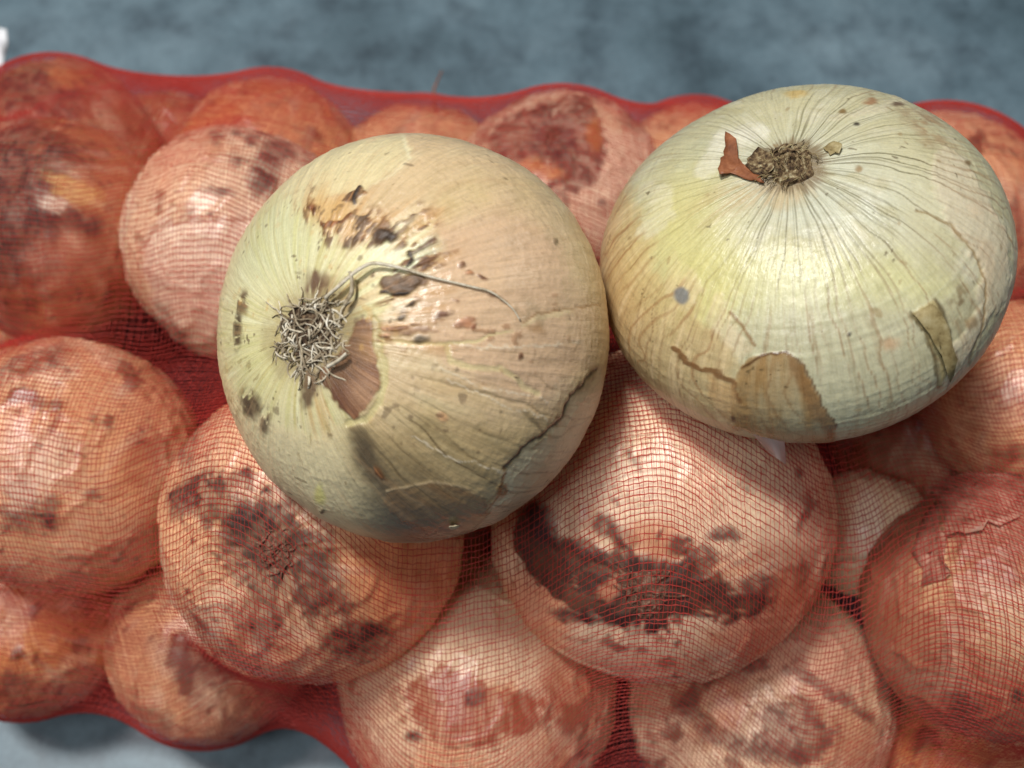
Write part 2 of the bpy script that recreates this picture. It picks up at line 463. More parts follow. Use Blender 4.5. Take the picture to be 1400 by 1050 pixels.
# ------------------------------------------------------------------ netting, stretched over the bagged onions
X0, X1 = -.262, .262; NX, NT = 250, 320
YC, ZC = .150, .045
def solve_net():
    xs = np.linspace(X0, X1, NX); th = np.arange(NT) / NT * 2 * math.pi
    cy, sz = np.cos(th), np.sin(th)
    obs = np.zeros((NX, NT))
    for k, (p, r) in POS.items():
        rr = r * 1.045 + .0014
        dx2 = (xs - p[0]) ** 2
        R2 = rr * rr - dx2
        oy, oz = YC - p[1], ZC - p[2]
        b_ = oy * cy + oz * sz
        c_ = oy * oy + oz * oz - R2[:, None]
        disc = b_[None] ** 2 - c_
        t = -b_[None] + np.sqrt(np.maximum(disc, 0))
        obs = np.maximum(obs, np.where((disc > 0) & (R2[:, None] > 0) & (t > 0), t, 0))
    cap = np.where(sz < -1e-3, (ZC - .0008) / np.maximum(-sz, 1e-3), 9.0)[None]
    obs = np.minimum(obs, cap)
    endr = .006
    r = np.maximum(obs, endr)
    cd_ = math.cos(2 * math.pi / NT)
    for it in range(1500):
        ax = np.empty_like(r)
        ax[1:-1] = .5 * (r[2:] + r[:-2]); ax[0] = endr; ax[-1] = endr
        at_ = .5 * (np.roll(r, 1, 1) + np.roll(r, -1, 1)) * (cd_ if it < 300 else 1 - (1 - cd_) * .6)
        a = .5 * ax + .5 * at_
        if it > 360: a = np.where(cy[None] > .25, a, r)         # the far side is pulled tighter than the near one
        r = np.minimum(np.maximum(obs, a), cap)
        r[0] = endr; r[-1] = endr
    g = np.stack(np.broadcast_arrays(xs[:, None], YC + r * cy, ZC + r * sz), -1)
    return g
NETG = solve_net()
def build_net(parent, base):
    nu, nv = 500, 400                               # threads around, threads along
    g = NETG
    # even spacing around every ring
    seg = np.linalg.norm(np.roll(g, -1, 1) - g, axis=2); L_ = np.concatenate([np.zeros((NX, 1)), np.cumsum(seg, 1)], 1)
    gc = np.concatenate([g, g[:, :1]], 1); out = np.empty((NX, nv, 3)); 
    for i in range(NX):
        s_ = np.arange(nv) / nv * L_[i, -1]
        for c in range(3): out[i, :, c] = np.interp(s_, L_[i], gc[i, :, c])
    # spacing along the bag follows the mean length so threads stay even
    ux = np.linspace(0, NX - 1, nu)
    i0 = np.minimum(np.floor(ux).astype(int), NX - 2); f = (ux - i0)[:, None, None]
    G = out[i0] * (1 - f) + out[i0 + 1] * f
    # slack: rows and columns wander a little
    q = np.stack([np.repeat(np.arange(nu)[:, None], nv, 1), np.repeat(np.arange(nv)[None], nu, 0), np.zeros((nu, nv))], -1).reshape(-1, 3)
    def seamless(f_, sd):
        a = q[:, 1] / nv * 2 * math.pi
        return fbm(np.stack([q[:, 0] / 24, np.cos(a) * 3, np.sin(a) * 3], 1), f_, sd, 2).reshape(nu, nv)
    tu = np.gradient(G, axis=0); tv = (np.roll(G, -1, 1) - np.roll(G, 1, 1)) / 2
    w1, w2 = seamless(1.2, 3), seamless(1.2, 11)
    j1 = np.random.RandomState(4).normal(0, .07, (nu, nv)); j2 = np.random.RandomState(5).normal(0, .07, (nu, nv))
    cj = np.random.RandomState(6).normal(0, .10, (nu, 1)); rj = np.random.RandomState(7).normal(0, .10, (1, nv))
    G = G + tu * (w1 * 2.2 + j1 + cj)[..., None] + tv * (w2 * 2.2 + j2 + rj)[..., None]
    tu = np.gradient(G, axis=0); tv = (np.roll(G, -1, 1) - np.roll(G, 1, 1)) / 2
    tu /= np.linalg.norm(tu, axis=2, keepdims=True); tv /= np.linalg.norm(tv, axis=2, keepdims=True)
    nn = np.cross(tu, tv); nn /= np.linalg.norm(nn, axis=2, keepdims=True) + 1e-12
    ctr = np.array([0, YC, ZC]); out_ = G - ctr; out_[..., 0] = 0
    nn *= np.sign((nn * out_).sum(2, keepdims=True))
    par = ((np.add.outer(np.arange(nu), np.arange(nv)) % 2) * 2 - 1)[..., None]
    allV, allQ = [], []; off = 0
    for kind in (0, 1):
        ra = (.00010, .000145)[kind]
        bi = tu if kind == 0 else tv
        # 0: threads around the bag (run along v), 1: threads along the bag (run along u)
        Pc = G + nn * par * (.00012 if kind == 0 else -.00012)
        tv_r = ra * (1 + .22 * np.random.RandomState(20 + kind).normal(0, 1, (nu, nv)))[..., None]
        ring = [Pc + nn * tv_r, Pc - nn * tv_r * .5 + bi * tv_r * .87, Pc - nn * tv_r * .5 - bi * tv_r * .87]
        V = np.stack(ring, 2)                       # nu,nv,3,3
        idx = off + np.arange(nu * nv * 3).reshape(nu, nv, 3)
        for a in range(3):
            b2 = (a + 1) % 3
            if kind == 0:
                nx = np.roll(idx, -1, 1)
                Q = np.stack([idx[..., a], nx[..., a], nx[..., b2], idx[..., b2]], -1)
            else:
                Q = np.stack([idx[:-1, :, a], idx[1:, :, a], idx[1:, :, b2], idx[:-1, :, b2]], -1)
            allQ.append(Q.reshape(-1, 4))
        allV.append(V.reshape(-1, 3)); off += nu * nv * 3
    V = np.concatenate(allV); V[:, 2] = np.maximum(V[:, 2], .0003)
    Q = np.concatenate(allQ)
    Q = Q[(V[Q][:, :, 2] > .0012).any(1)]            # the flat underside lies on the floor out of sight
    me = new_mesh('netting', V - base, Q)
    o = link('netting', me, M_NET, parent); o['kind'] = 'stuff'
    return o
BAGBASE = np.array([0, YC, 0])
bag = link('net_bag', None, loc=BAGBASE)
tag(bag, 'long red plastic net bag packed with yellow onions, lying on the concrete floor', 'net bag')
build_net(bag, BAGBASE)
for sx in (-1, 1):                                   # wire ties closing both ends of the tube
    a = np.linspace(0, 2 * math.pi, 25)
    tube('tie', np.stack([np.full(25, sx * .2600), YC + .0075 * np.cos(a), ZC + .0075 * np.sin(a)], 1), .0012, M_TAG, bag, BAGBASE)

# ------------------------------------------------------------------ bagged onions
SKIN_T = (232, 186, 140); SKIN_P = (240, 216, 182); SKIN_O = (216, 150, 96); SKIN_B = (184, 122, 86)
DIRT = (92, 60, 44); BRN = (142, 82, 52); GREY = (150, 120, 104)
OSPEC = {  # key: (axis photo point, 'root'/'neck' there, squash, base skin, painter key)
    'A': ((40, 130), 'root', .90, SKIN_B), 'B': ((15, 255), 'root', .92, SKIN_B), 'C': ((385, 200), 'root', .92, SKIN_P),
    'D': ((420, 120), 'neck', .9, SKIN_O), 'E': ((50, 690), 'neck', .90, SKIN_T), 'F': ((10, 850), 'root', .9, SKIN_O),
    'G': ((380, 750), 'root', .90, SKIN_T), 'H': ((290, 800), 'neck', .92, SKIN_T), 'I': ((650, 830), 'neck', .92, SKIN_P),
    'J': ((885, 800), 'root', .88, SKIN_P), 'K': ((985, 960), 'neck', .9, SKIN_P), 'L': ((1175, 660), 'neck', .9, SKIN_P),
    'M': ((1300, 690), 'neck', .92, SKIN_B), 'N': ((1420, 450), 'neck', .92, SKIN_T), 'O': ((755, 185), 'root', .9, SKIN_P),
    'P': ((1300, 180), 'neck', .9, SKIN_T), 'Q': ((1500, 250), 'neck', .9, SKIN_O), 'R': ((1330, 950), 'neck', .9, SKIN_O),
    'S': ((600, 130), 'root', .9, SKIN_T), 'T': ((640, 330), 'neck', .9, SKIN_T), 'U': ((1180, 320), 'neck', .9, SKIN_T), 'V': ((940, 150), 'neck', .9, SKIN_T),
    'W': ((650, 600), 'neck', .9, SKIN_O), 'X': ((60, 400), 'neck', .9, SKIN_O), 'Y': ((1265, 500), 'neck', .9, SKIN_B), 'Z': ((228, 150), 'neck', .9, SKIN_B)}
LABELS = {
    'A': 'soil-stained onion in the net bag, low at its far edge behind the caked brown one',
    'B': 'brown onion in the net bag with caked soil and a torn pale skin patch',
    'C': 'pale peach onion in the net bag behind the loose root-up onion, dark specks on top',
    'D': 'reddish onion low at the far edge of the net bag behind the pale speckled one',
    'E': 'smooth orange-tan onion in the net bag with a small flaky dark mark',
    'F': 'orange-brown onion low at the near edge of the bag under the smooth tan one',
    'G': 'onion in the net bag with scattered crumbly root dirt, just under the loose root-up onion',
    'H': 'small tan onion at the near bag edge with a purplish brown stain',
    'I': 'cream onion at the near edge of the bag with a ragged rust-brown skin patch',
    'J': 'largest bagged onion, pale peach with a broad dark soil-caked root patch',
    'K': 'cream onion at the near edge of the bag marked by dark curved torn brown skin',
    'L': 'small whitish onion deep in the bag, wedged beside the largest bagged onion',
    'M': 'big brown onion in the net bag with loose papery skin peeling at its top',
    'N': 'pinkish onion in the net bag below the flank of the loose green-white onion',
    'O': 'onion in the net bag with a round brown root scar, between the two loose onions',
    'P': 'reddish tan onion in the net bag behind the loose green-white onion',
    'Q': 'orange onion low at the bag far edge beside the loose green-white onion',
    'R': 'dark orange onion low at the near edge of the bag under the big brown one',
    'S': 'tan onion low at the far edge of the bag with one thin root poking out',
    'T': 'tan onion in the net bag hidden directly beneath the loose root-up onion',
    'U': 'tan onion in the net bag hidden directly beneath the loose green-white onion',
    'V': 'reddish onion low at the far edge of the bag beside the round root scar',
    'W': 'shaded orange onion in the dark gap of the bag below the loose root-up onion',
    'X': 'shaded onion deep in the bag between caked brown and smooth tan onions',
    'Y': 'shaded onion deep in the bag, in the dark gap under the loose green-white onion',
    'Z': 'small brown onion low at the far edge of the bag beside the soil-stained one'}

def paint_bag(k, o):
    s = o.seed
    blot = fbm(o.P, 2.2, s + 31, 4); st = o.streaks(9, 5); st2 = o.streaks(26, 6)
    base = OSPEC[k][3]; o.fill(base)
    one = np.ones(len(o.px))
    o.put(smooth(.05, .5, blot), SKIN_P if base != SKIN_P else (238, 220, 190), .75)
    o.put(smooth(.08, .5, -blot + .25 * st), SKIN_O, .55)
    o.put(smooth(.16, .45, fbm(o.P, 1.7, s + 77, 4) + .22 * st2), BRN, .62)
    o.put(smooth(.24, .40, fbm(o.P, 4.5, s + 79, 4) + .15 * st), (98, 58, 42), .8, .0002)
    o.put(smooth(.1, .7, st), (240, 226, 200), .35)
    o.put(o.veins(46, .00045, .12, s), (150, 92, 58), .45)
    o.put(o.speck(26, .62, s + 51), DIRT, .8, rough=.6)
    o.put(o.speck(11, .62, s + 52), BRN, .7)
    # a torn edge of the outer skin
    e = fbm(o.P, 1.5, s + 91, 4); m = smooth(-.012, .012, e - .12)
    o.h = o.h + m * .00025; o.put(1 - smooth(.0, .02, np.abs(e - .12)), (140, 84, 52), .6)
    o.put(m, (236, 196, 150), .35)
    crumb = smooth(-.15, .35, fbm(o.P, 14, s + 3, 3))
    fold = 1 - np.abs(fbm(o.P, 2.6, s + 5, 3)) * 2.2; o.h = o.h + np.clip(fold, 0, 1) ** 6 * .0009
    def dirt(mask, c=DIRT, al=.95, hh=.0004):
        o.put(mask * np.clip(.62 + .6 * crumb, 0, 1), np.array(c) * (.58 + .0), al, hh, .62); o.put(mask * smooth(.1, .5, st2 + .5 * o.wf), np.array(c) * 1.1, .5)
    if k == 'A':
        dirt(o.blob(50, 130, 80, 44, warp=34)); o.put(o.blob(95, 108, 30, 12, warp=16), (214, 150, 92), .7)
    if k == 'B':
        dirt(o.blob(25, 225, 84, 70, warp=50)); dirt(o.blob(20, 335, 60, 60, warp=44), (104, 70, 54)); dirt(o.blob(95, 300, 52, 14, 20, warp=16), (110, 70, 58))
        o.put(o.blob(100, 262, 42, 16, 20, warp=14), (228, 186, 120), .8); o.put(o.blob(75, 280, 22, 8, warp=8), (240, 224, 200), .8)
        dirt(o.blob(100, 213, 9, 6, warp=5), BRN); o.put(o.blob(85, 360, 50, 34, warp=14), (214, 160, 130), .5)
    if k == 'C':
        o.put(o.poly([(190, 330), (220, 300), (330, 296), (420, 300), (420, 480), (280, 500), (215, 440)], 5, 8), (244, 226, 200), .75, -.0002)
        o.put(o.line([(186, 345), (215, 310), (260, 298), (340, 300)], 3, 2, 4), (160, 100, 70), .7)
        for x, y, rx, ry in ((296, 190, 8, 7), (322, 184, 6, 5), (342, 192, 10, 9), (380, 205, 22, 22), (360, 240, 22, 30), (322, 222, 8, 8), (300, 262, 24, 8)):
            dirt(o.blob(x, y, rx, ry, warp=8), (110, 66, 56), .8)
        dirt(o.blob(238, 460, 22, 50, -28, warp=14), (120, 66, 52), .8)
    if k == 'E':
        dirt(o.blob(28, 690, 24, 40, warp=20), (120, 78, 66), .8); dirt(o.blob(68, 700, 14, 24, warp=14), (96, 60, 54))
        o.put(o.blob(30, 640, 34, 60, warp=16), (240, 214, 186), .6); dirt(o.blob(40, 500, 60, 14, -14, warp=14), (160, 88, 58), .7)
        o.put(o.line([(70, 740), (110, 758), (150, 738), (190, 730)], 4, 2, 5), (236, 190, 150), .7, .0003)
    if k == 'F': dirt(o.blob(20, 940, 50, 22, warp=14), (110, 60, 46), .8)
    if k == 'G':
        o.put(o.poly([(240, 540), (330, 540), (440, 660), (450, 720), (330, 700), (240, 640)], 14, 10), (240, 206, 168), .6)
        o.put(o.blob(560, 800, 70, 90, warp=14), (226, 150, 96), .7)
        dirt(o.blob(262, 600, 16, 44, 10, warp=12), (150, 88, 66), .8)
        dirt(o.blob(278, 672, 34, 36, warp=26), (100, 64, 46)); dirt(o.blob(330, 650, 18, 14, warp=12), (120, 66, 52)); dirt(o.blob(245, 690, 18, 24, warp=14), (100, 58, 50))
        dirt(o.blob(372, 752, 96, 62, 44, warp=44), (110, 78, 56), .95, .0009); dirt(o.blob(345, 705, 36, 26, warp=22), (80, 60, 50), .9, .0007)
        dirt(o.blob(440, 810, 34, 24, warp=20), (140, 92, 70), .8); dirt(o.blob(490, 868, 46, 26, -10, warp=16), (96, 54, 42))
        dirt(o.blob(360, 840, 40, 26, 20, warp=20), (140, 80, 58), .7)
        for i in range(16):
            rn = random.Random(40 + i); dirt(o.blob(rn.uniform(250, 460), rn.uniform(640, 880), rn.uniform(3, 8), rn.uniform(3, 7), warp=5))
    if k == 'H':
        dirt(o.blob(290, 890, 40, 60, 30, warp=24), (140, 78, 70), .8, 0); o.put(o.blob(275, 855, 20, 26, warp=12), (240, 214, 190), .8)
        dirt(o.blob(225, 820, 12, 12, warp=8), (170, 100, 70), .7, 0)
    if k == 'I':
        o.put(o.poly([(490, 810), (840, 810), (760, 930), (560, 930)], 12, 10), (236, 216, 182), .85)
        o.put(o.poly([(552, 935), (580, 925), (600, 912), (625, 930), (650, 920), (665, 940), (690, 938), (735, 945), (750, 960), (720, 1000), (650, 1020), (600, 1010), (560, 975)], 3, 18) * np.clip(.85 + .5 * st2 + .4 * blot, .25, 1), (156, 84, 54), .92, .0002)
        dirt(o.blob(650, 955, 12, 12, warp=9), (104, 54, 48)); o.put(o.blob(790, 930, 50, 70, warp=12), (190, 120, 84), .6)
        dirt(o.blob(565, 1005, 12, 8, warp=6), (120, 66, 50))
    if k == 'J':
        o.put(o.poly([(740, 560), (900, 480), (1100, 600), (1100, 740), (980, 760), (760, 680)], 20, 10), (246, 226, 192), .8)
        o.put(o.blob(1080, 860, 90, 70, warp=16), (216, 128, 88), .7); o.put(o.blob(720, 850, 60, 70, 30, warp=16), (226, 150, 104), .7)
        o.put(o.blob(900, 740, 40, 26, 20, warp=14), (220, 160, 120), .7)
        body = o.poly([(708, 700), (740, 690), (762, 725), (800, 738), (850, 760), (900, 775), (945, 752), (962, 770), (1000, 800), (1046, 812), (1050, 835),
                       (1000, 850), (950, 842), (900, 862), (830, 848), (780, 836), (735, 800), (715, 760)], 7, 22)
        flk = smooth(-.75, -.35, fbm(o.P, 7, 555, 4) + .3 * st2)
        o.put(body * flk, (128, 84, 56), .9, .0003); dirt(body * flk, (92, 58, 42), .9, .0004); o.put(body * (1 - flk), (196, 140, 100), .6)
        dirt(o.blob(885, 800, 70, 34, -6, warp=16), (112, 80, 66), .9, .0010)
        dirt(o.blob(830, 845, 80, 12, 6, warp=10), (70, 38, 34), .9); dirt(o.blob(740, 722, 26, 28, warp=10), (84, 46, 42))
        for x, y, rx, ry, rt_ in ((826, 718, 16, 15, 0), (842, 684, 8, 5, 40), (858, 752, 30, 5, 56), (800, 755, 32, 8, 22), (925, 745, 14, 12, 0), (900, 730, 5, 5, 0), (940, 740, 6, 5, 0),
                                  (965, 765, 16, 22, 0), (1090, 646, 8, 7, 0), (1017, 672, 5, 5, 0), (1096, 715, 6, 16, 10), (990, 730, 24, 10, 0), (865, 630, 4, 16, -40), (1035, 800, 26, 18, 0)):
            dirt(o.blob(x, y, rx, ry, rt_, warp=7), (110, 62, 48) if rx > 6 else DIRT, .85)
        o.put(o.blob(840, 800, 12, 22, 40, warp=8), (206, 140, 104), .7)
    if k == 'K':
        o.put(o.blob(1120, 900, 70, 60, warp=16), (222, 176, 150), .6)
        dirt(o.line([(1040, 905), (970, 925), (944, 960), (960, 995), (1020, 1020), (1080, 1035)], 26, 8, 12), (120, 66, 54), .8, .0002)
        dirt(o.poly([(1050, 960), (1100, 955), (1150, 1000), (1120, 1040), (1060, 1040), (1030, 1010)], 6, 18), (130, 72, 58), .8, .0002)
        o.put(o.blob(1000, 960, 26, 40, 20, warp=14), (216, 164, 130), .7); dirt(o.line([(1080, 915), (1150, 950), (1180, 980)], 12, 5, 12), (110, 62, 54), .7)
    if k == 'L':
        o.put(one, (234, 214, 178), .75); o.put(o.line([(1130, 775), (1160, 762), (1190, 765)], 3, 2, 3), (120, 90, 66), .7); o.put(o.blob(1185, 720, 20, 50, warp=8), (246, 236, 214), .7)
    if k == 'M':
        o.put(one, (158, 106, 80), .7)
        o.put(o.poly([(1270, 650), (1400, 640), (1400, 800), (1330, 780), (1290, 720)], 6, 18), (164, 112, 92), .8, .0006)
        o.put(o.blob(1385, 860, 50, 50, warp=18), (196, 160, 122), .7); o.put(o.blob(1280, 790, 30, 40, warp=18), (206, 164, 120), .7)
        dirt(o.blob(1320, 960, 30, 16, 20, warp=14), (110, 70, 56), .7); dirt(o.blob(1390, 950, 10, 10, warp=8)); dirt(o.blob(1310, 670, 40, 22, warp=18), (140, 92, 72), .7)
    if k == 'N':
        dirt(o.blob(1385, 615, 30, 12, warp=10), (176, 100, 66), .8); o.put(o.blob(1370, 540, 40, 50, warp=14), (226, 180, 150), .6)
    if k == 'O':
        o.put(o.poly([(800, 180), (900, 180), (880, 330), (760, 330), (780, 260)], 10, 8), (244, 216, 186), .8)
        dirt(o.poly([(660, 190), (690, 160), (740, 140), (800, 135), (826, 165), (826, 215), (815, 250), (770, 262), (745, 235), (710, 225), (672, 215)], 4, 14), (136, 68, 46), .9, .0002)
        dirt(o.blob(755, 185, 34, 24, warp=12), (158, 118, 104), .9, .0009); dirt(o.line([(722, 200), (740, 214), (770, 212), (785, 190)], 8, 4, 8), (80, 46, 44), .8)
        o.put(o.blob(740, 232, 30, 10, 20, warp=8), (214, 150, 90), .8); o.put(o.blob(812, 185, 12, 22, warp=8), (196, 122, 60), .7)
        dirt(o.blob(752, 257, 7, 4, warp=4)); dirt(o.blob(824, 277, 6, 6, warp=4)); dirt(o.blob(772, 275, 6, 14, warp=4), BRN)
        dirt(o.blob(880, 165, 30, 18, 15, warp=14), (150, 66, 48), .8, 0)
    if k == 'P':
        dirt(o.line([(1330, 190), (1370, 205), (1400, 215)], 9, 4, 8), (110, 52, 44), .7); dirt(o.line([(1385, 280), (1390, 330)], 16, 6, 8), (110, 60, 50), .7)

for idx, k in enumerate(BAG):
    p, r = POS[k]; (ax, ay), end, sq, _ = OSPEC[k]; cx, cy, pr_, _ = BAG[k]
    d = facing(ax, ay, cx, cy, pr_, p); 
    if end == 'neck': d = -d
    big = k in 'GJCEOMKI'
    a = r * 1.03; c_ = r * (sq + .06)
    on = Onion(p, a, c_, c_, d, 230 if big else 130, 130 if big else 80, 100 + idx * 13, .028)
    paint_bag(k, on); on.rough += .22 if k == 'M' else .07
    parts = k in 'GJO'
    if parts:
        base = np.array([p[0], p[1], p[2] - c_])
        t = link('onion', None, loc=base)
        on.build('bulb', M_BAGONION, t, base)
        root_tuft(on, (ax, ay), {'J': .0066, 'G': .0065, 'O': .0050}[k], {'J': 26, 'G': 26, 'O': 14}[k], t, base, idx, .22, .0002, .0004, M_CRUMB, plate_mat=M_CRUMB)
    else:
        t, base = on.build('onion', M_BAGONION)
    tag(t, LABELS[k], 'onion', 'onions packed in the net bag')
    if k == 'M':
        for q, (ol, lf) in enumerate((([(1262, 650), (1300, 645), (1350, 640), (1400, 655), (1390, 720), (1340, 730), (1300, 735), (1285, 690)], [.0012] * 8),
                                      ([(1250, 745), (1285, 690), (1295, 740), (1300, 790), (1270, 800)], [.001] * 5))):
            flake('loose_skin', on, ol, lf, M_LOOSE, t, base, seed=5 + q, jag=7)
    if k == 'S':
        e, nn = on.surf(596, 150)
        tip = at_depth(604, 97, (e - CAM) @ FWD + .004); mid = at_depth(593, 122, (e - CAM) @ FWD)
        tube('root', [e - nn * .001, (e + mid) / 2, mid, (mid * .55 + tip * .45), tip], np.linspace(.0007, .0003, 5), M_FLAKE, t, base)

# ------------------------------------------------------------------ loose onion lying root end up
D1 = .2627
c1 = at_depth(562, 462, D1); R1 = 280 / F * D1
on = Onion(c1, R1 * .985, R1 * .82, R1 * .84, facing(437, 455, 562, 462, 226, c1), 660, 350, 7, .012, dense=1)
one = np.ones(len(on.px)); o = on
o.fill((214, 188, 148))
st = o.streaks(8, 1); st2 = o.streaks(24, 2); bl = fbm(o.P, 2.4, 71, 4)
o.put(smooth(.0, .6, st), (228, 210, 170), .6); o.put(smooth(.1, .6, -st), (206, 180, 136), .6)
o.put(smooth(.05, .5, bl), (222, 194, 160), .6)
o.put(smooth(.15, .6, -bl), (208, 186, 132), .5)
# papery outer skin, a bit pinker and drier
o.put(o.poly([(600, 300), (690, 280), (770, 330), (815, 420), (815, 500), (740, 560), (600, 500), (560, 430), (590, 350)], 26, 14), (216, 182, 150), .8, rough=.10)
# peeled side: yellow green flesh layer
peel = o.poly([(296, 420), (320, 320), (380, 240), (470, 190), (552, 182), (560, 215), (530, 240), (500, 262), (450, 262), (428, 296), (440, 312), (470, 345), (505, 332), (545, 324),
               (592, 300), (575, 330), (548, 370), (522, 392), (545, 408), (518, 432), (508, 440), (525, 490), (528, 530), (478, 585), (490, 625), (540, 700), (600, 748), (450, 730), (340, 630), (296, 500)], 5, 10)
inner = o.poly([(296, 420), (322, 330), (380, 262), (430, 300), (470, 345), (505, 334), (545, 326), (592, 300), (575, 330), (548, 370), (522, 392), (545, 408), (518, 432),
                (508, 440), (525, 490), (528, 530), (478, 585), (420, 600), (340, 560), (300, 500)], 8, 12)
o.put(peel, (226, 212, 166), .75, -.00018)
o.put(inner, (222, 214, 166), .8, -.0001, .26)
o.put(o.blob(372, 330, 66, 60, -30, .7), (206, 208, 166), .65); o.put(o.blob(552, 352, 46, 34, -40, .5), (216, 220, 182), .85)
o.put(o.blob(345, 490, 50, 60, 0, .7), (222, 214, 156), .6); o.put(o.blob(500, 390, 34, 40, 0, .6), (226, 220, 172), .7)
o.put(o.blob(430, 650, 90, 60, 40, .8), (230, 214, 172), .7); o.put(o.blob(436, 678, 7, 12, 0, .6), (224, 216, 120), .7)
o.put(smooth(.05, .5, st2) * inner, (206, 200, 136), .5); o.put(smooth(.2, .6, -st2) * inner, (236, 232, 190), .6)
# soft broad ribs on the far flank
o.h = o.h + .00028 * st * smooth(.4, 1.2, o.th) + .00006 * st2 * smooth(.4, 1.2, o.th)
# thinner darker skin low down
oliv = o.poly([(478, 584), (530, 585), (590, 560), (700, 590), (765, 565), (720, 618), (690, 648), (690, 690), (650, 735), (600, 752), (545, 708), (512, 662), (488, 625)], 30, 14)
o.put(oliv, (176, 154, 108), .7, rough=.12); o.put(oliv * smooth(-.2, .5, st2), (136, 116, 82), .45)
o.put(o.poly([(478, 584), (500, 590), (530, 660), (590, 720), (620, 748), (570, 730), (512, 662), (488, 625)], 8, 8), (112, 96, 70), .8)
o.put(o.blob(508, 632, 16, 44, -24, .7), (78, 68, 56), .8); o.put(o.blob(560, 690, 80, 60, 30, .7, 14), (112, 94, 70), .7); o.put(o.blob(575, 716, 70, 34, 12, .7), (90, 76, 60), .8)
o.put(o.poly([(524, 692), (530, 672), (570, 662), (592, 655), (628, 662), (662, 680), (668, 696), (650, 706), (610, 710), (590, 726), (550, 715)], 2, 6) * np.clip(.75 + .6 * bl + .3 * st2, .2, 1), (140, 106, 72), .8, .00015, .18)
o.put(o.line([(528, 672), (560, 664), (592, 656), (628, 662), (660, 680)], 2.2, 1.5, 3), (196, 172, 134), .7, .0001)
# exposed whitish layer beyond the dark torn edge
ex = o.poly([(824, 505), (797, 532), (778, 550), (768, 575), (742, 600), (715, 615), (690, 645), (684, 672), (668, 696), (640, 745), (740, 715), (800, 640), (830, 540)], 3, 6)
o.put(ex, (212, 200, 166), .9, -.00030)
edge = [(819, 507), (797, 528), (779, 546), (768, 572), (742, 598), (715, 613), (690, 641)]
o.put(o.line(edge, 9, 5, 8), (150, 130, 92), .6); o.put(o.line(edge, 3.4, 1.6, 5), (66, 56, 38), .9, -.0003)
o.put(o.line([(690, 641), (684, 668), (664, 690)], 3, 2, 4), (140, 110, 70), .7); o.put(o.blob(686, 671, 8, 9, 0, .3, 3), (150, 112, 62), .9, .0002)
# veins
vm = o.veins(64, .00034, .10, 5)
o.put(vm * smooth(.42, .62, o.th), (112, 94, 66), np.clip(.12 + .75 * oliv + .55 * o.blob(660, 590, 140, 110, 20, .6), 0, .85), -.00006)
o.put(o.veins(46, .00030, .06, 19, .2) * smooth(.42, .6, o.th) * o.blob(650, 600, 170, 130, 20, .5, 12), (96, 80, 56), .8, -.00006)
o.put(o.veins(30, .0009, .16, 9) * smooth(.4, .8, o.th), (196, 160, 120), .32)
o.put(o.veins(44, .0006, .12, 15) * inner, (190, 172, 104), .5)
# brown wedge of skin beside the roots, with its own rays
wedge = o.poly([(438, 511), (474, 474), (486, 440), (497, 431), (508, 438), (519, 488), (522, 520), (513, 548), (484, 578), (462, 549)], 2.5, 9)
o.put(wedge, (124, 74, 48), .95, .00022, .3)
o.put(wedge * smooth(.0, .5, st2), (186, 136, 98), .6); o.put(wedge * smooth(.0, .5, -st2), (98, 58, 42), .6)
o.put(wedge * o.blob(458, 540, 26, 34, -30, .7), (92, 54, 42), .7); o.put(wedge * o.blob(500, 535, 22, 26, 0, .7), (196, 156, 122), .5)
o.put(wedge * o.blob(505, 470, 16, 20, 0, .6), (188, 140, 90), .6)
# splits that show the paler layer
crack = o.line([(510, 436), (516, 462), (526, 492), (528, 522), (520, 552), (502, 574), (476, 581)], 8.5, 1.8, 5)
o.put(crack, (206, 192, 140), .9, -.00030)
o.put(o.line([(520, 466), (560, 470), (610, 470), (650, 466), (700, 452)], 7, 2, 3, True), (218, 204, 152), .85, -.0002)
o.put(o.line([(611, 476), (616, 494), (640, 501), (680, 503), (704, 515), (716, 530), (736, 540)], 7, 2, 4), (216, 198, 150), .85, -.0002)
o.put(o.line([(552, 184), (554, 198), (559, 216)], 4, 2, 3), (232, 220, 180), .9, -.0001)
o.put(o.line([(559, 216), (536, 240), (512, 252)], 2.4, 2, 3), (232, 216, 176), .7)
o.put(o.line([(716, 440), (740, 428), (780, 424), (824, 416)], 2.6, 1.4, 4), (156, 112, 70), .75, -.0001); o.put(o.line([(716, 444), (740, 433), (780, 428)], 5, 2, 4), (224, 206, 162), .6)
for pts in ([(600, 505), (660, 530), (748, 548)], [(620, 470), (700, 474), (800, 468)], [(560, 600), (640, 630), (700, 650)], [(610, 520), (700, 560), (746, 572)]):
    o.put(o.line(pts, 1.6, 1.2, 8), (236, 222, 196), .6, .00006)
# rusty stain that follows the fibres beside the torn edge
for x, y, rx, ry, rt_ in ((470, 290, 60, 34, 20), (540, 312, 60, 26, -24), (582, 350, 40, 30, -30), (560, 392, 56, 22, 4), (548, 432, 44, 20, -24), (560, 470, 50, 16, 0), (470, 400, 40, 26, 0), (440, 560, 24, 36, 0)):
    o.put(o.blob(x, y, rx, ry, rt_, .8, 14) * smooth(-.25, .35, o.streaks(20, 23)), (196, 146, 86), .55)
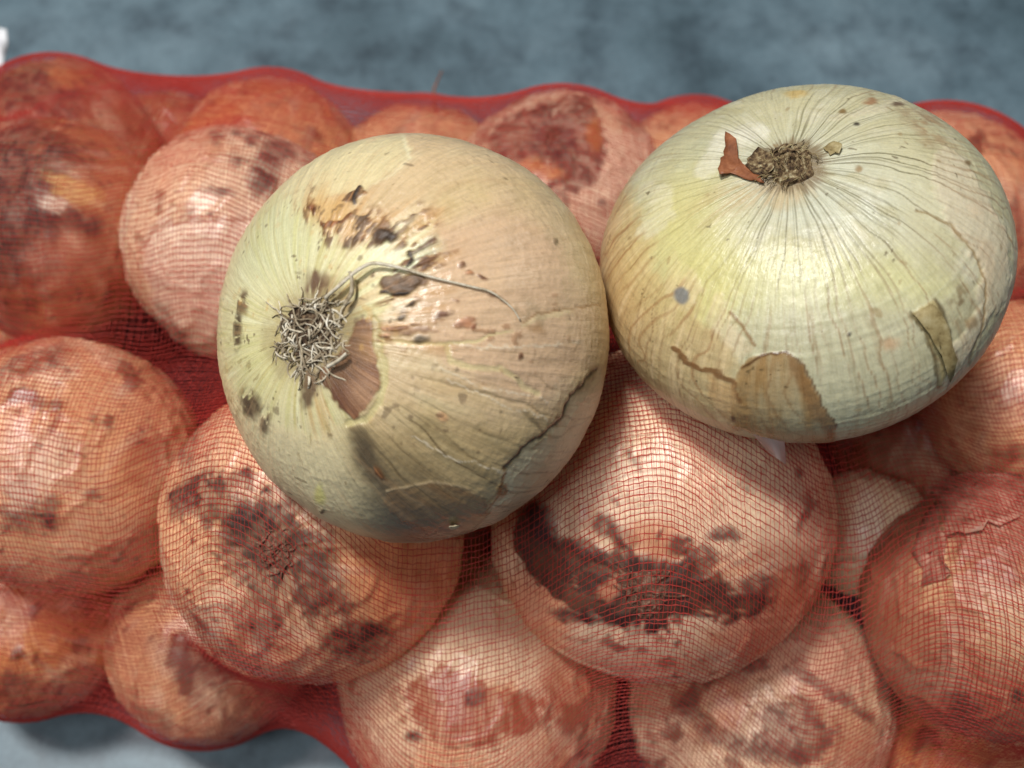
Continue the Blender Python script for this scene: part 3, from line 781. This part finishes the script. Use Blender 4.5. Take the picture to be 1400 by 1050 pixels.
# torn brown scraps along the edge of the old skin
zone = np.maximum(o.line([(432, 284), (462, 312), (500, 315), (540, 312), (572, 312)], 44, 16, 10), o.line([(572, 312), (580, 350), (556, 386), (548, 426), (530, 446)], 42, 16, 10))
flk = fbm(np.stack([np.cos(o.ph) * 22, np.sin(o.ph) * 22, o.th * 13], 1), 1.0, 611, 4)
o.put(zone * smooth(.08, .22, flk), (150, 104, 62), .85, .00015, .4); o.put(zone * smooth(.24, .36, flk), (84, 58, 38), .9, .00015, .45)
o.put(o.blob(640, 420, 150, 100, 10, .7, 20) * smooth(.34, .46, flk), (150, 104, 70), .6, .0001)
o.put(o.blob(385, 520, 100, 130, 0, .7, 20) * smooth(.36, .48, flk), (150, 128, 78), .55)
o.put(o.blob(690, 470, 130, 140, 0, .7, 20) * smooth(.2, .5, fbm(o.P, 5, 633, 4)), (196, 170, 140), .5)
stx = o.streaks(34, 19)
crumb = smooth(-.4, .4, fbm(o.P, 22, 5, 3)); stf = np.clip(.55 + 1.1 * o.streaks(40, 9), 0, 1)
def scrap(m, c, al=.96):
    c = np.array(c, float); m = m * smooth(-.42, -.12, flk)
    o.put(m, c, al, .00025, .45); o.put(m * crumb, c * .62, .75); o.put(m * smooth(.1, .5, stx), np.minimum(c * 1.35 + 12, 255), .6)
o.put(o.blob(452, 290, 30, 22, 20, .8), (214, 172, 110), .7)
scrap(o.line([(424, 284), (431, 300), (444, 312), (466, 306), (480, 297)], 6, 2, 7), (126, 78, 40)); scrap(o.blob(432, 288, 6, 12, -20, .5, 8), (110, 62, 30))
scrap(o.poly([(464, 276), (480, 262), (492, 256), (502, 268), (484, 282)], 2, 9), (128, 90, 54)); scrap(o.line([(492, 256), (484, 272), (486, 280)], 4, 2, 5), (60, 44, 34))
scrap(o.poly([(488, 298), (506, 295), (502, 312), (490, 330), (476, 342), (466, 342), (480, 320)], 2, 9), (112, 84, 58))
scrap(o.poly([(504, 322), (522, 296), (538, 302), (576, 294), (556, 316), (536, 330), (520, 334)], 2.5, 11) * np.clip(stf + .3, 0, 1), (124, 90, 60)); scrap(o.blob(528, 324, 20, 8, -10, .5, 8) * smooth(-.2, .2, flk), (78, 58, 42))
o.put(o.poly([(556, 316), (590, 286), (610, 284), (575, 315), (545, 330)], 5, 10), (204, 162, 112), .6)
scrap(o.poly([(560, 348), (598, 320), (592, 345), (588, 364), (560, 374), (556, 360)], 3, 10) * stf, (120, 80, 52)); scrap(o.line([(560, 345), (562, 356), (556, 370)], 4, 2, 6), (70, 48, 34))
scrap(o.poly([(519, 390), (540, 371), (590, 384), (572, 396), (540, 404), (524, 400)], 2, 8), (128, 96, 66)); scrap(o.line([(522, 402), (540, 404), (560, 400)], 3, 2, 6), (62, 46, 34))
scrap(o.poly([(518, 441), (536, 424), (570, 410), (562, 430), (540, 442)], 2, 8) * smooth(-.35, .1, flk), (88, 68, 50)); scrap(o.poly([(518, 448), (545, 444), (600, 450), (560, 458), (530, 456)], 4, 8), (176, 124, 86), .6)
for x, y, rx, ry, rt_, c in ((604, 429, 12, 4, -16, (110, 66, 44)), (619, 413, 9, 3, -18, (140, 80, 50)), (634, 441, 12, 7, 0, (198, 138, 100)), (576, 464, 10, 5, -10, (92, 78, 58)), (646, 446, 4, 3, 0, (140, 84, 56)),
                            (332, 416, 8, 18, 8, (112, 84, 56)), (324, 454, 6, 24, 5, (108, 86, 56)), (342, 552, 14, 20, -30, (112, 88, 62)), (362, 574, 7, 20, 10, (140, 116, 86)), (706, 517, 3, 3, 0, (60, 40, 30)),
                            (712, 486, 3, 3, 0, (120, 76, 48)), (660, 378, 8, 3, 30, (150, 100, 68)), (680, 408, 14, 3, 20, (120, 80, 50)), (630, 362, 5, 4, 0, (136, 92, 60)), (640, 372, 6, 3, 0, (150, 104, 70)),
                            (440, 700, 4, 3, 0, (120, 104, 76)), (605, 570, 8, 5, 20, (196, 146, 106)), (760, 330, 3, 5, 0, (120, 100, 76)), (520, 648, 4, 12, -24, (130, 84, 48))):
    scrap(o.blob(x, y, rx, ry, rt_, .5, 5), c, .9)
o.put(o.blob(730, 425, 30, 20, 0, .7, 16) * crumb, (150, 132, 102), .6); o.put(o.blob(735, 448, 16, 8, 0, .6, 8) * crumb, (160, 120, 76), .6)
rg = smooth(-.5, .05, flk)
o.put(o.blob(432, 386, 18, 18, 20, .5, 12) * rg, (122, 94, 66), .85); o.put(o.poly([(420, 396), (432, 364), (444, 392)], 4, 8) * rg, (108, 78, 58), .85)
o.put(o.blob(422, 530, 11, 28, 10, .4, 9), (96, 72, 54), .9); o.put(o.blob(437, 462, 70, 66, 0, .35, 14), (120, 92, 64), .65); o.put(o.blob(400, 450, 24, 40, 0, .5, 12), (206, 190, 130), .5)
o.put(o.speck(60, .66, 201) * np.clip(.25 + o.blob(420, 440, 130, 150, 0, .8), 0, 1), (96, 72, 46), .75, rough=.5)
o.put(o.speck(30, .74, 203), (104, 80, 54), .6, rough=.5)
o.put(o.speck(24, .55, 205) * o.blob(430, 440, 120, 130, 0, .8), (206, 160, 84), .45)
o.h = o.h + (.00006 * vnoise(o.P, 55, 44) + .00010 * o.streaks(52, 41) * smooth(.3, .8, o.th)) * (1 - inner)
cr_ = 1 - np.abs(fbm(o.P * np.array([1, 1, 1]), 7, 821, 3)) * 3; o.h = o.h + np.clip(cr_, 0, 1) ** 3 * .00010 * (1 - inner) * smooth(.3, .7, o.th)
base1 = np.array([c1[0], c1[1], c1[2] - R1 * .93])
h1 = link('onion', None, loc=base1)
tag(h1, 'loose tan onion on top of the bag, root end up with dry rootlets', 'onion', 'loose onions on top of the bag')
on.build('bulb', M_ONION, h1, base1)
pl = root_tuft(on, (432, 461), .0094, 165, h1, base1, 3, .42, .00017, .00034)
def fibre(pts, r0, r1, parent, base):
    P = []
    for (x, y, l) in pts: P.append(on.surf(x, y, l)[0])
    P = np.array(P); t = np.linspace(0, len(P) - 1, len(P) * 5); k = np.minimum(t.astype(int), len(P) - 2); f = (t - k)[:, None]
    P = P[k] * (1 - f) + P[k + 1] * f
    for _ in range(3): P[1:-1] = .25 * P[:-2] + .5 * P[1:-1] + .25 * P[2:]
    return tube('root', P, np.linspace(r0, r1, len(P)), M_ROOT, parent, base, .7)
fibre([(452, 410, .002), (470, 396, .0024), (492, 376, .0026), (512, 363, .002), (545, 367, .0014), (590, 381, .0008), (640, 392, .0006), (672, 399, .0005), (700, 420, .0003), (712, 438, .0002)], .00062, .00022, pl, base1)
fibre([(478, 418, .002), (488, 404, .0022), (489, 388, .0025), (486, 376, .0026)], .0006, .0004, pl, base1)
fibre([(455, 500, .0015), (470, 492, .002), (480, 482, .0022)], .00065, .0005, pl, base1)
flake('skin_flake', on, [(612, 716), (622, 711), (628, 716), (618, 722)], [.0006, .0012, .0003, .0002], M_PALE, h1, base1, seed=2)

# ------------------------------------------------------------------ loose onion standing neck end up
D2 = .265
c2 = at_depth(1091, 354, D2); R2 = 277 / F * D2
nd = facing(1080, 226, 1091, 354, 195, c2)
on = Onion(c2, R2 * .985, R2 * .64, R2 * .66, -nd, 660, 350, 23, .014, dense=-1); o = on
o.fill((192, 186, 150)); o.h = o.h - .0028 * np.exp(-((math.pi - o.th) / .20) ** 2)
st = o.streaks(8, 1); st2 = o.streaks(26, 2); bl = fbm(o.P, 2.2, 171, 4)
nk = math.pi - o.th                                    # angle from the neck
rip = vnoise(np.stack([np.cos(o.ph) * 1.5, np.sin(o.ph) * 1.5, o.th * 34], 1), 1.0, 8)
o.put(smooth(.0, .6, st), (206, 203, 176), .6); o.put(smooth(.1, .6, -st), (188, 182, 144), .6)
o.put(smooth(.1, .5, bl), (206, 198, 160), .6); o.put(smooth(.1, .5, -bl), (184, 184, 152), .5)
o.put(o.blob(1110, 255, 130, 70, 8, .6, 18), (208, 210, 192), .7)
o.put(smooth(.1, .45, fbm(o.P, 6, 711, 4) + .3 * st2), (214, 208, 184), .5); o.put(smooth(.15, .5, fbm(o.P, 5, 713, 4) + .3 * st), (178, 168, 122), .5)
o.put(o.poly([(900, 300), (960, 330), (1100, 345), (1230, 350), (1290, 390), (1270, 420), (1100, 425), (960, 440), (930, 400), (900, 350)], 30, 16), (208, 204, 148), .7)
o.put(o.blob(1190, 400, 90, 26, -4, .7, 14), (214, 210, 156), .5); o.put(o.blob(960, 400, 50, 60, 20, .7, 14), (214, 204, 130), .5); o.put(o.blob(930, 290, 36, 60, 30, .7), (208, 200, 140), .6)
o.put(o.blob(1160, 500, 150, 90, 0, .7, 18), (190, 186, 156), .75)
o.put(smooth(.25, .7, rip) * smooth(.6, 1.0, nk), (216, 214, 180), .35); o.h = o.h + .00005 * rip * smooth(.5, .9, nk)
# tan old skin on the near-left flank
tan = o.poly([(815, 330), (850, 250), (890, 330), (900, 390), (935, 380), (960, 440), (985, 460), (1005, 520), (1020, 590), (900, 570), (820, 440)], 14, 16)
o.put(tan, (196, 170, 122), .8, .00015, .2); o.put(tan * o.blob(850, 400, 36, 90, -6, .8), (196, 158, 104), .4)
o.put(tan * smooth(.1, .5, st2), (226, 202, 158), .5)
for pl_, c in (([(918, 345), (945, 375), (958, 405), (930, 420), (905, 395)], (230, 206, 172)), ([(970, 395), (985, 400), (1000, 430), (1030, 480), (1000, 500), (975, 450)], (228, 206, 170)),
               ([(895, 250), (918, 252), (918, 295), (895, 320), (870, 325), (880, 290)], (234, 228, 208))):
    o.put(o.poly(pl_, 5, 12) * np.clip(.7 + .8 * st2, 0, 1), c, .55, .00012)
# whitish dry skin on the far-right flank
dry = o.poly([(1278, 210), (1300, 206), (1350, 260), (1384, 330), (1376, 400), (1330, 480), (1290, 540), (1300, 480), (1330, 420), (1340, 370), (1318, 330), (1290, 290), (1270, 250)], 4, 12)
o.put(dry, (206, 194, 166), .8, .00028, .36); o.put(dry * smooth(0, .5, fbm(o.P, 9, 61, 3)), (206, 186, 156), .6)
o.put(o.line([(1255, 290), (1300, 305), (1330, 345), (1346, 390), (1344, 440), (1325, 500)], 2.6, 1.6, 6), (140, 112, 66), .75, -.0002)
o.put(o.blob(1268, 175, 40, 18, 35, .6, 14) * smooth(-.4, .3, fbm(o.P, 18, 67, 3)), (158, 126, 92), .75)
o.put(o.line([(1140, 165), (1180, 150), (1230, 140)], 8, 5, 10), (206, 196, 168), .6, .0002); o.put(o.line([(1040, 175), (990, 190), (960, 235)], 16, 6, 8), (228, 224, 206), .6, .00015)
# veins, sharp near the neck, fading over the shoulder
vn = o.veins(118, .00027, .11, 31, .26)
sec = np.clip(.35 + .75 * o.blob(1170, 290, 190, 150, 10, .6, 10), 0, 1)
o.put(vn * smooth(.10, .2, nk) * (1 - smooth(.55, 1.0, nk)), (96, 88, 56), .85 * sec, -.00004)
o.put(vn * smooth(.5, .8, nk), (168, 134, 100), .55, -.00003)
o.put(o.veins(52, .0005, .07, 57, .22) * smooth(.62, .9, nk), (150, 116, 80), .62, -.00005)
o.put(o.blob(940, 330, 70, 90, 20, .8, 14), (206, 198, 128), .45)
o.put(o.veins(50, .0007, .2, 37, .3) * tan, (150, 104, 62), .6)
# torn brown edges
o.put(o.poly([(1008, 505), (1020, 492), (1040, 487), (1060, 482), (1078, 481), (1095, 498), (1108, 522), (1122, 548), (1142, 582), (1140, 604), (1050, 602), (1000, 585), (1000, 540)], 2, 7) * np.clip(.8 + .5 * bl + .4 * st2, .25, 1), (156, 120, 72), .9, .00022, .16)
o.put(o.poly([(1075, 483), (1095, 498), (1108, 522), (1122, 548), (1142, 582), (1136, 600), (1110, 570), (1090, 530), (1080, 505)], 4, 6), (132, 94, 54), .7)
o.put(o.line([(920, 478), (936, 494), (965, 505), (1000, 522), (1012, 545)], 7, 2, 9), (124, 86, 50), .9, .00008); o.put(o.line([(998, 427), (1015, 445), (1030, 472)], 3.4, 2, 5), (140, 104, 62), .8, .00006)
o.put(o.line([(1012, 505), (1040, 487), (1076, 481)], 3, 2, 4), (112, 80, 44), .7)
o.put(o.poly([(965, 510), (1005, 530), (1012, 555), (990, 565), (970, 545)], 5, 8), (198, 160, 110), .7)
o.put(o.poly([(1243, 428), (1276, 412), (1298, 452), (1302, 490), (1290, 520), (1284, 530), (1282, 490), (1262, 455)], 2, 5), (176, 160, 112), .9, .0003, .4)
o.put(o.line([(1243, 428), (1262, 455), (1278, 490), (1282, 530)], 4, 2, 4), (104, 88, 54), .85); o.put(o.line([(1276, 412), (1296, 450), (1302, 492)], 4.5, 2.5, 5), (92, 76, 48), .75)
o.put(o.blob(931, 405, 10, 11, 0, .3, 4), (122, 124, 124), .92); o.put(o.blob(1310, 415, 18, 26, 0, .7, 12) * smooth(-.1, .4, fbm(o.P, 30, 77, 2)), (132, 112, 82), .8); o.put(o.blob(1326, 440, 8, 8, 0, .5, 5), (150, 122, 84), .7)
o.put(o.blob(1218, 470, 12, 8, 0, .8, 8), (206, 160, 120), .6); o.put(o.blob(1052, 262, 60, 22, -12, .6, 14) * smooth(-.5, .3, st2), (196, 176, 140), .75); o.put(o.blob(985, 275, 46, 22, -30, .7, 12) * smooth(-.3, .4, st2), (186, 164, 116), .6)
for x, y, rx, ry, c in ((1170, 170, 4, 2.5, (40, 30, 20)), (1152, 153, 5, 4, (120, 92, 44)), (1162, 457, 3, 3, (50, 40, 32)), (1226, 145, 9, 3, (90, 66, 48)), (1190, 140, 9, 4, (150, 110, 76)), (1175, 228, 5, 4, (150, 124, 84)), (1002, 568, 4, 4, (80, 50, 34)), (1320, 225, 5, 4, (120, 96, 60)), (1090, 130, 16, 5, (190, 164, 104))):
    o.put(o.blob(x, y, rx, ry, 0, .5, 4), c, .9, .0001, .5)
o.put((1 - smooth(.13, .19, nk + .05 * st2)), (120, 98, 68), .8)
o.put(vn * smooth(.8, 1.0, nk), (120, 88, 56), .4)
rim = o.line([(1012, 505), (1040, 487), (1076, 481), (1096, 498), (1110, 522), (1124, 548), (1143, 584)], 2.2, 1.4, 7); o.put(rim, (96, 66, 38), .8, .00008)
o.put(o.speck(60, .78, 301), (90, 74, 46), .7); o.put(o.speck(26, .72, 303), (150, 122, 80), .5)
o.h = o.h + .00007 * vnoise(o.P, 26, 91) + .00004 * vnoise(o.P, 60, 92)
base2 = np.array([c2[0], c2[1], c2[2] - R2 * .78])
h2 = link('onion', None, loc=base2)
tag(h2, 'loose green-white onion on the bag, dark-veined around its brown neck scar', 'onion', 'loose onions on top of the bag')
on.build('bulb', M_ONION, h2, base2)
# neck scar: broken ringed stub
pole = int(np.argmax(o.th)); print('neck pole', proj((o.cen + o.d0[pole])[None]))
rnd = random.Random(8); nn = nd / np.linalg.norm(nd); c = o.cen + o.d0[pole] + nn * (o.h[pole] - .0002)
x = np.cross(nn, [.2, .1, .9]); x /= np.linalg.norm(x); y = np.cross(nn, x)
rings, seg = 26, 72; V = []
for i in range(rings + 1):
    f = i / rings
    for j in range(seg):
        a = 2 * math.pi * j / seg
        rad = .0058 * f * (1 + .12 * math.sin(2 * a + 1) + .07 * math.sin(5 * a) + .03 * math.sin(11 * a))
        hg = .0009 * (1 - f ** 2.6) + .0006 * math.sin(f * 24 + .8 * math.sin(a)) * (1 - .5 * f) - .0010 * math.exp(-(f / .16) ** 2) + rnd.uniform(-1, 1) * .00016 * (f < .97)
        V.append(c + x * rad * math.cos(a) + y * rad * math.sin(a) + nn * (hg + .0001 - (.0006 if f > .96 else 0)))
i, j = np.meshgrid(np.arange(rings), np.arange(seg), indexing='ij'); j2 = (j + 1) % seg
q = np.stack([i * seg + j, (i + 1) * seg + j, (i + 1) * seg + j2, i * seg + j2], -1).reshape(-1, 4)
neck = link('neck_scar', new_mesh('neck_scar', np.array(V) - base2, q), M_NECK, h2)
for k in range(70):                                    # frayed ends of the dried leaf bases
    a = rnd.uniform(0, 2 * math.pi); r0 = .0060 * math.sqrt(rnd.uniform(.05, 1.1)); d = a + rnd.choice((1.57, -1.57)) + rnd.uniform(-.5, .5)
    p = c + (x * math.cos(a) + y * math.sin(a)) * r0 + nn * (.0009 * (1 - (r0 / .0074) ** 2.4) if r0 < .0074 else 0)
    ln = rnd.uniform(.0012, .0034); P = [p + (x * math.cos(d + .25 * t) + y * math.sin(d + .25 * t)) * ln * t / 4 + nn * (.0004 * math.sin(t) + .0001) for t in range(5)]
    tube('neck_fibre', P, np.linspace(1, .5, 5) * rnd.uniform(.00010, .00022), M_NECK if k % 3 else M_OLIVE, neck, base2, .6, 4)
flake('neck_flake', on, [(1022, 216), (1036, 200), (1052, 205), (1056, 222), (1046, 236), (1030, 232), (1020, 226)], [.0010, .0012, .001, .0012, .0004, .0008, .0010], M_NECK, h2, base2, seed=21)
flake('skin_flake', on, [(996, 192), (1010, 198), (1006, 214), (1018, 224), (1040, 236), (1044, 246), (1024, 242), (1000, 238), (986, 244), (986, 226), (992, 212)],
      [.0024, .0020, .0006, .0006, .0005, .0008, .0004, .0006, .0018, .0016, .0008], M_FLAKE, h2, base2, seed=11)
flake('skin_flake', on, [(1126, 196), (1140, 192), (1152, 200), (1148, 208), (1136, 206)], [.0002, .0008, .0012, .0006, .0002], M_OLIVE, h2, base2, seed=12)
flake('skin_flake', on, [(1246, 428), (1272, 416), (1290, 446), (1299, 486), (1290, 516), (1284, 488), (1266, 456)], [.0002, .0003, .0008, .0012, .0012, .0006, .0004], M_OLIVE, h2, base2, seed=13)
# thin translucent curl hanging under the near side of the bulb
e0, n0_ = on.surf(1048, 588)
Vf, Ff = [], []
for i in range(7):
    for j in range(5):
        u, v = i / 6, j / 4
        fx = (1026 + 46 * u) * (1 - v) + (1050 + 25 * u) * v; fy = (590 + 3 * u) * (1 - v) + (618 + 18 * u) * v
        pt = at_depth(fx, fy, ((e0 - CAM) @ FWD) + .003 + .010 * v - .004 * math.sin(u * 3.1) * (v + .2))
        Vf.append(tuple(pt - base2))
for i in range(6):
    for j in range(4): Ff.append((i * 5 + j, (i + 1) * 5 + j, (i + 1) * 5 + j + 1, i * 5 + j + 1))
me = bpy.data.meshes.new('film'); me.from_pydata(Vf, [], Ff); me.polygons.foreach_set('use_smooth', np.ones(len(Ff), bool)); me.update()
fo_ = link('skin_film', me, M_FILM, h2); md = fo_.modifiers.new('thickness', 'SOLIDIFY'); md.thickness = .00012
md = fo_.modifiers.new('soft', 'SUBSURF'); md.levels = md.render_levels = 2

# ------------------------------------------------------------------ white paper tag of the bag, showing at its far left
tp, td = at_z(-22, 70, .05)
Vt, Ft = [], []
for i in range(9):
    for j in range(7):
        u, v = i / 8 - .5, j / 6 - .5
        Vt.append(tuple(tp - BAGBASE + np.array([.017 * u, .018 * v + .002 * math.sin(u * 7), .008 * v + .0025 * math.sin(u * 7 + v * 5)])))
for i in range(8):
    for j in range(6): Ft.append((i * 7 + j, (i + 1) * 7 + j, (i + 1) * 7 + j + 1, i * 7 + j + 1))
me = bpy.data.meshes.new('tag'); me.from_pydata(Vt, [], Ft); me.polygons.foreach_set('use_smooth', np.ones(len(Ft), bool)); me.update()
tg = link('paper_tag', me, M_TAG, bag); md = tg.modifiers.new('thickness', 'SOLIDIFY'); md.thickness = .0003
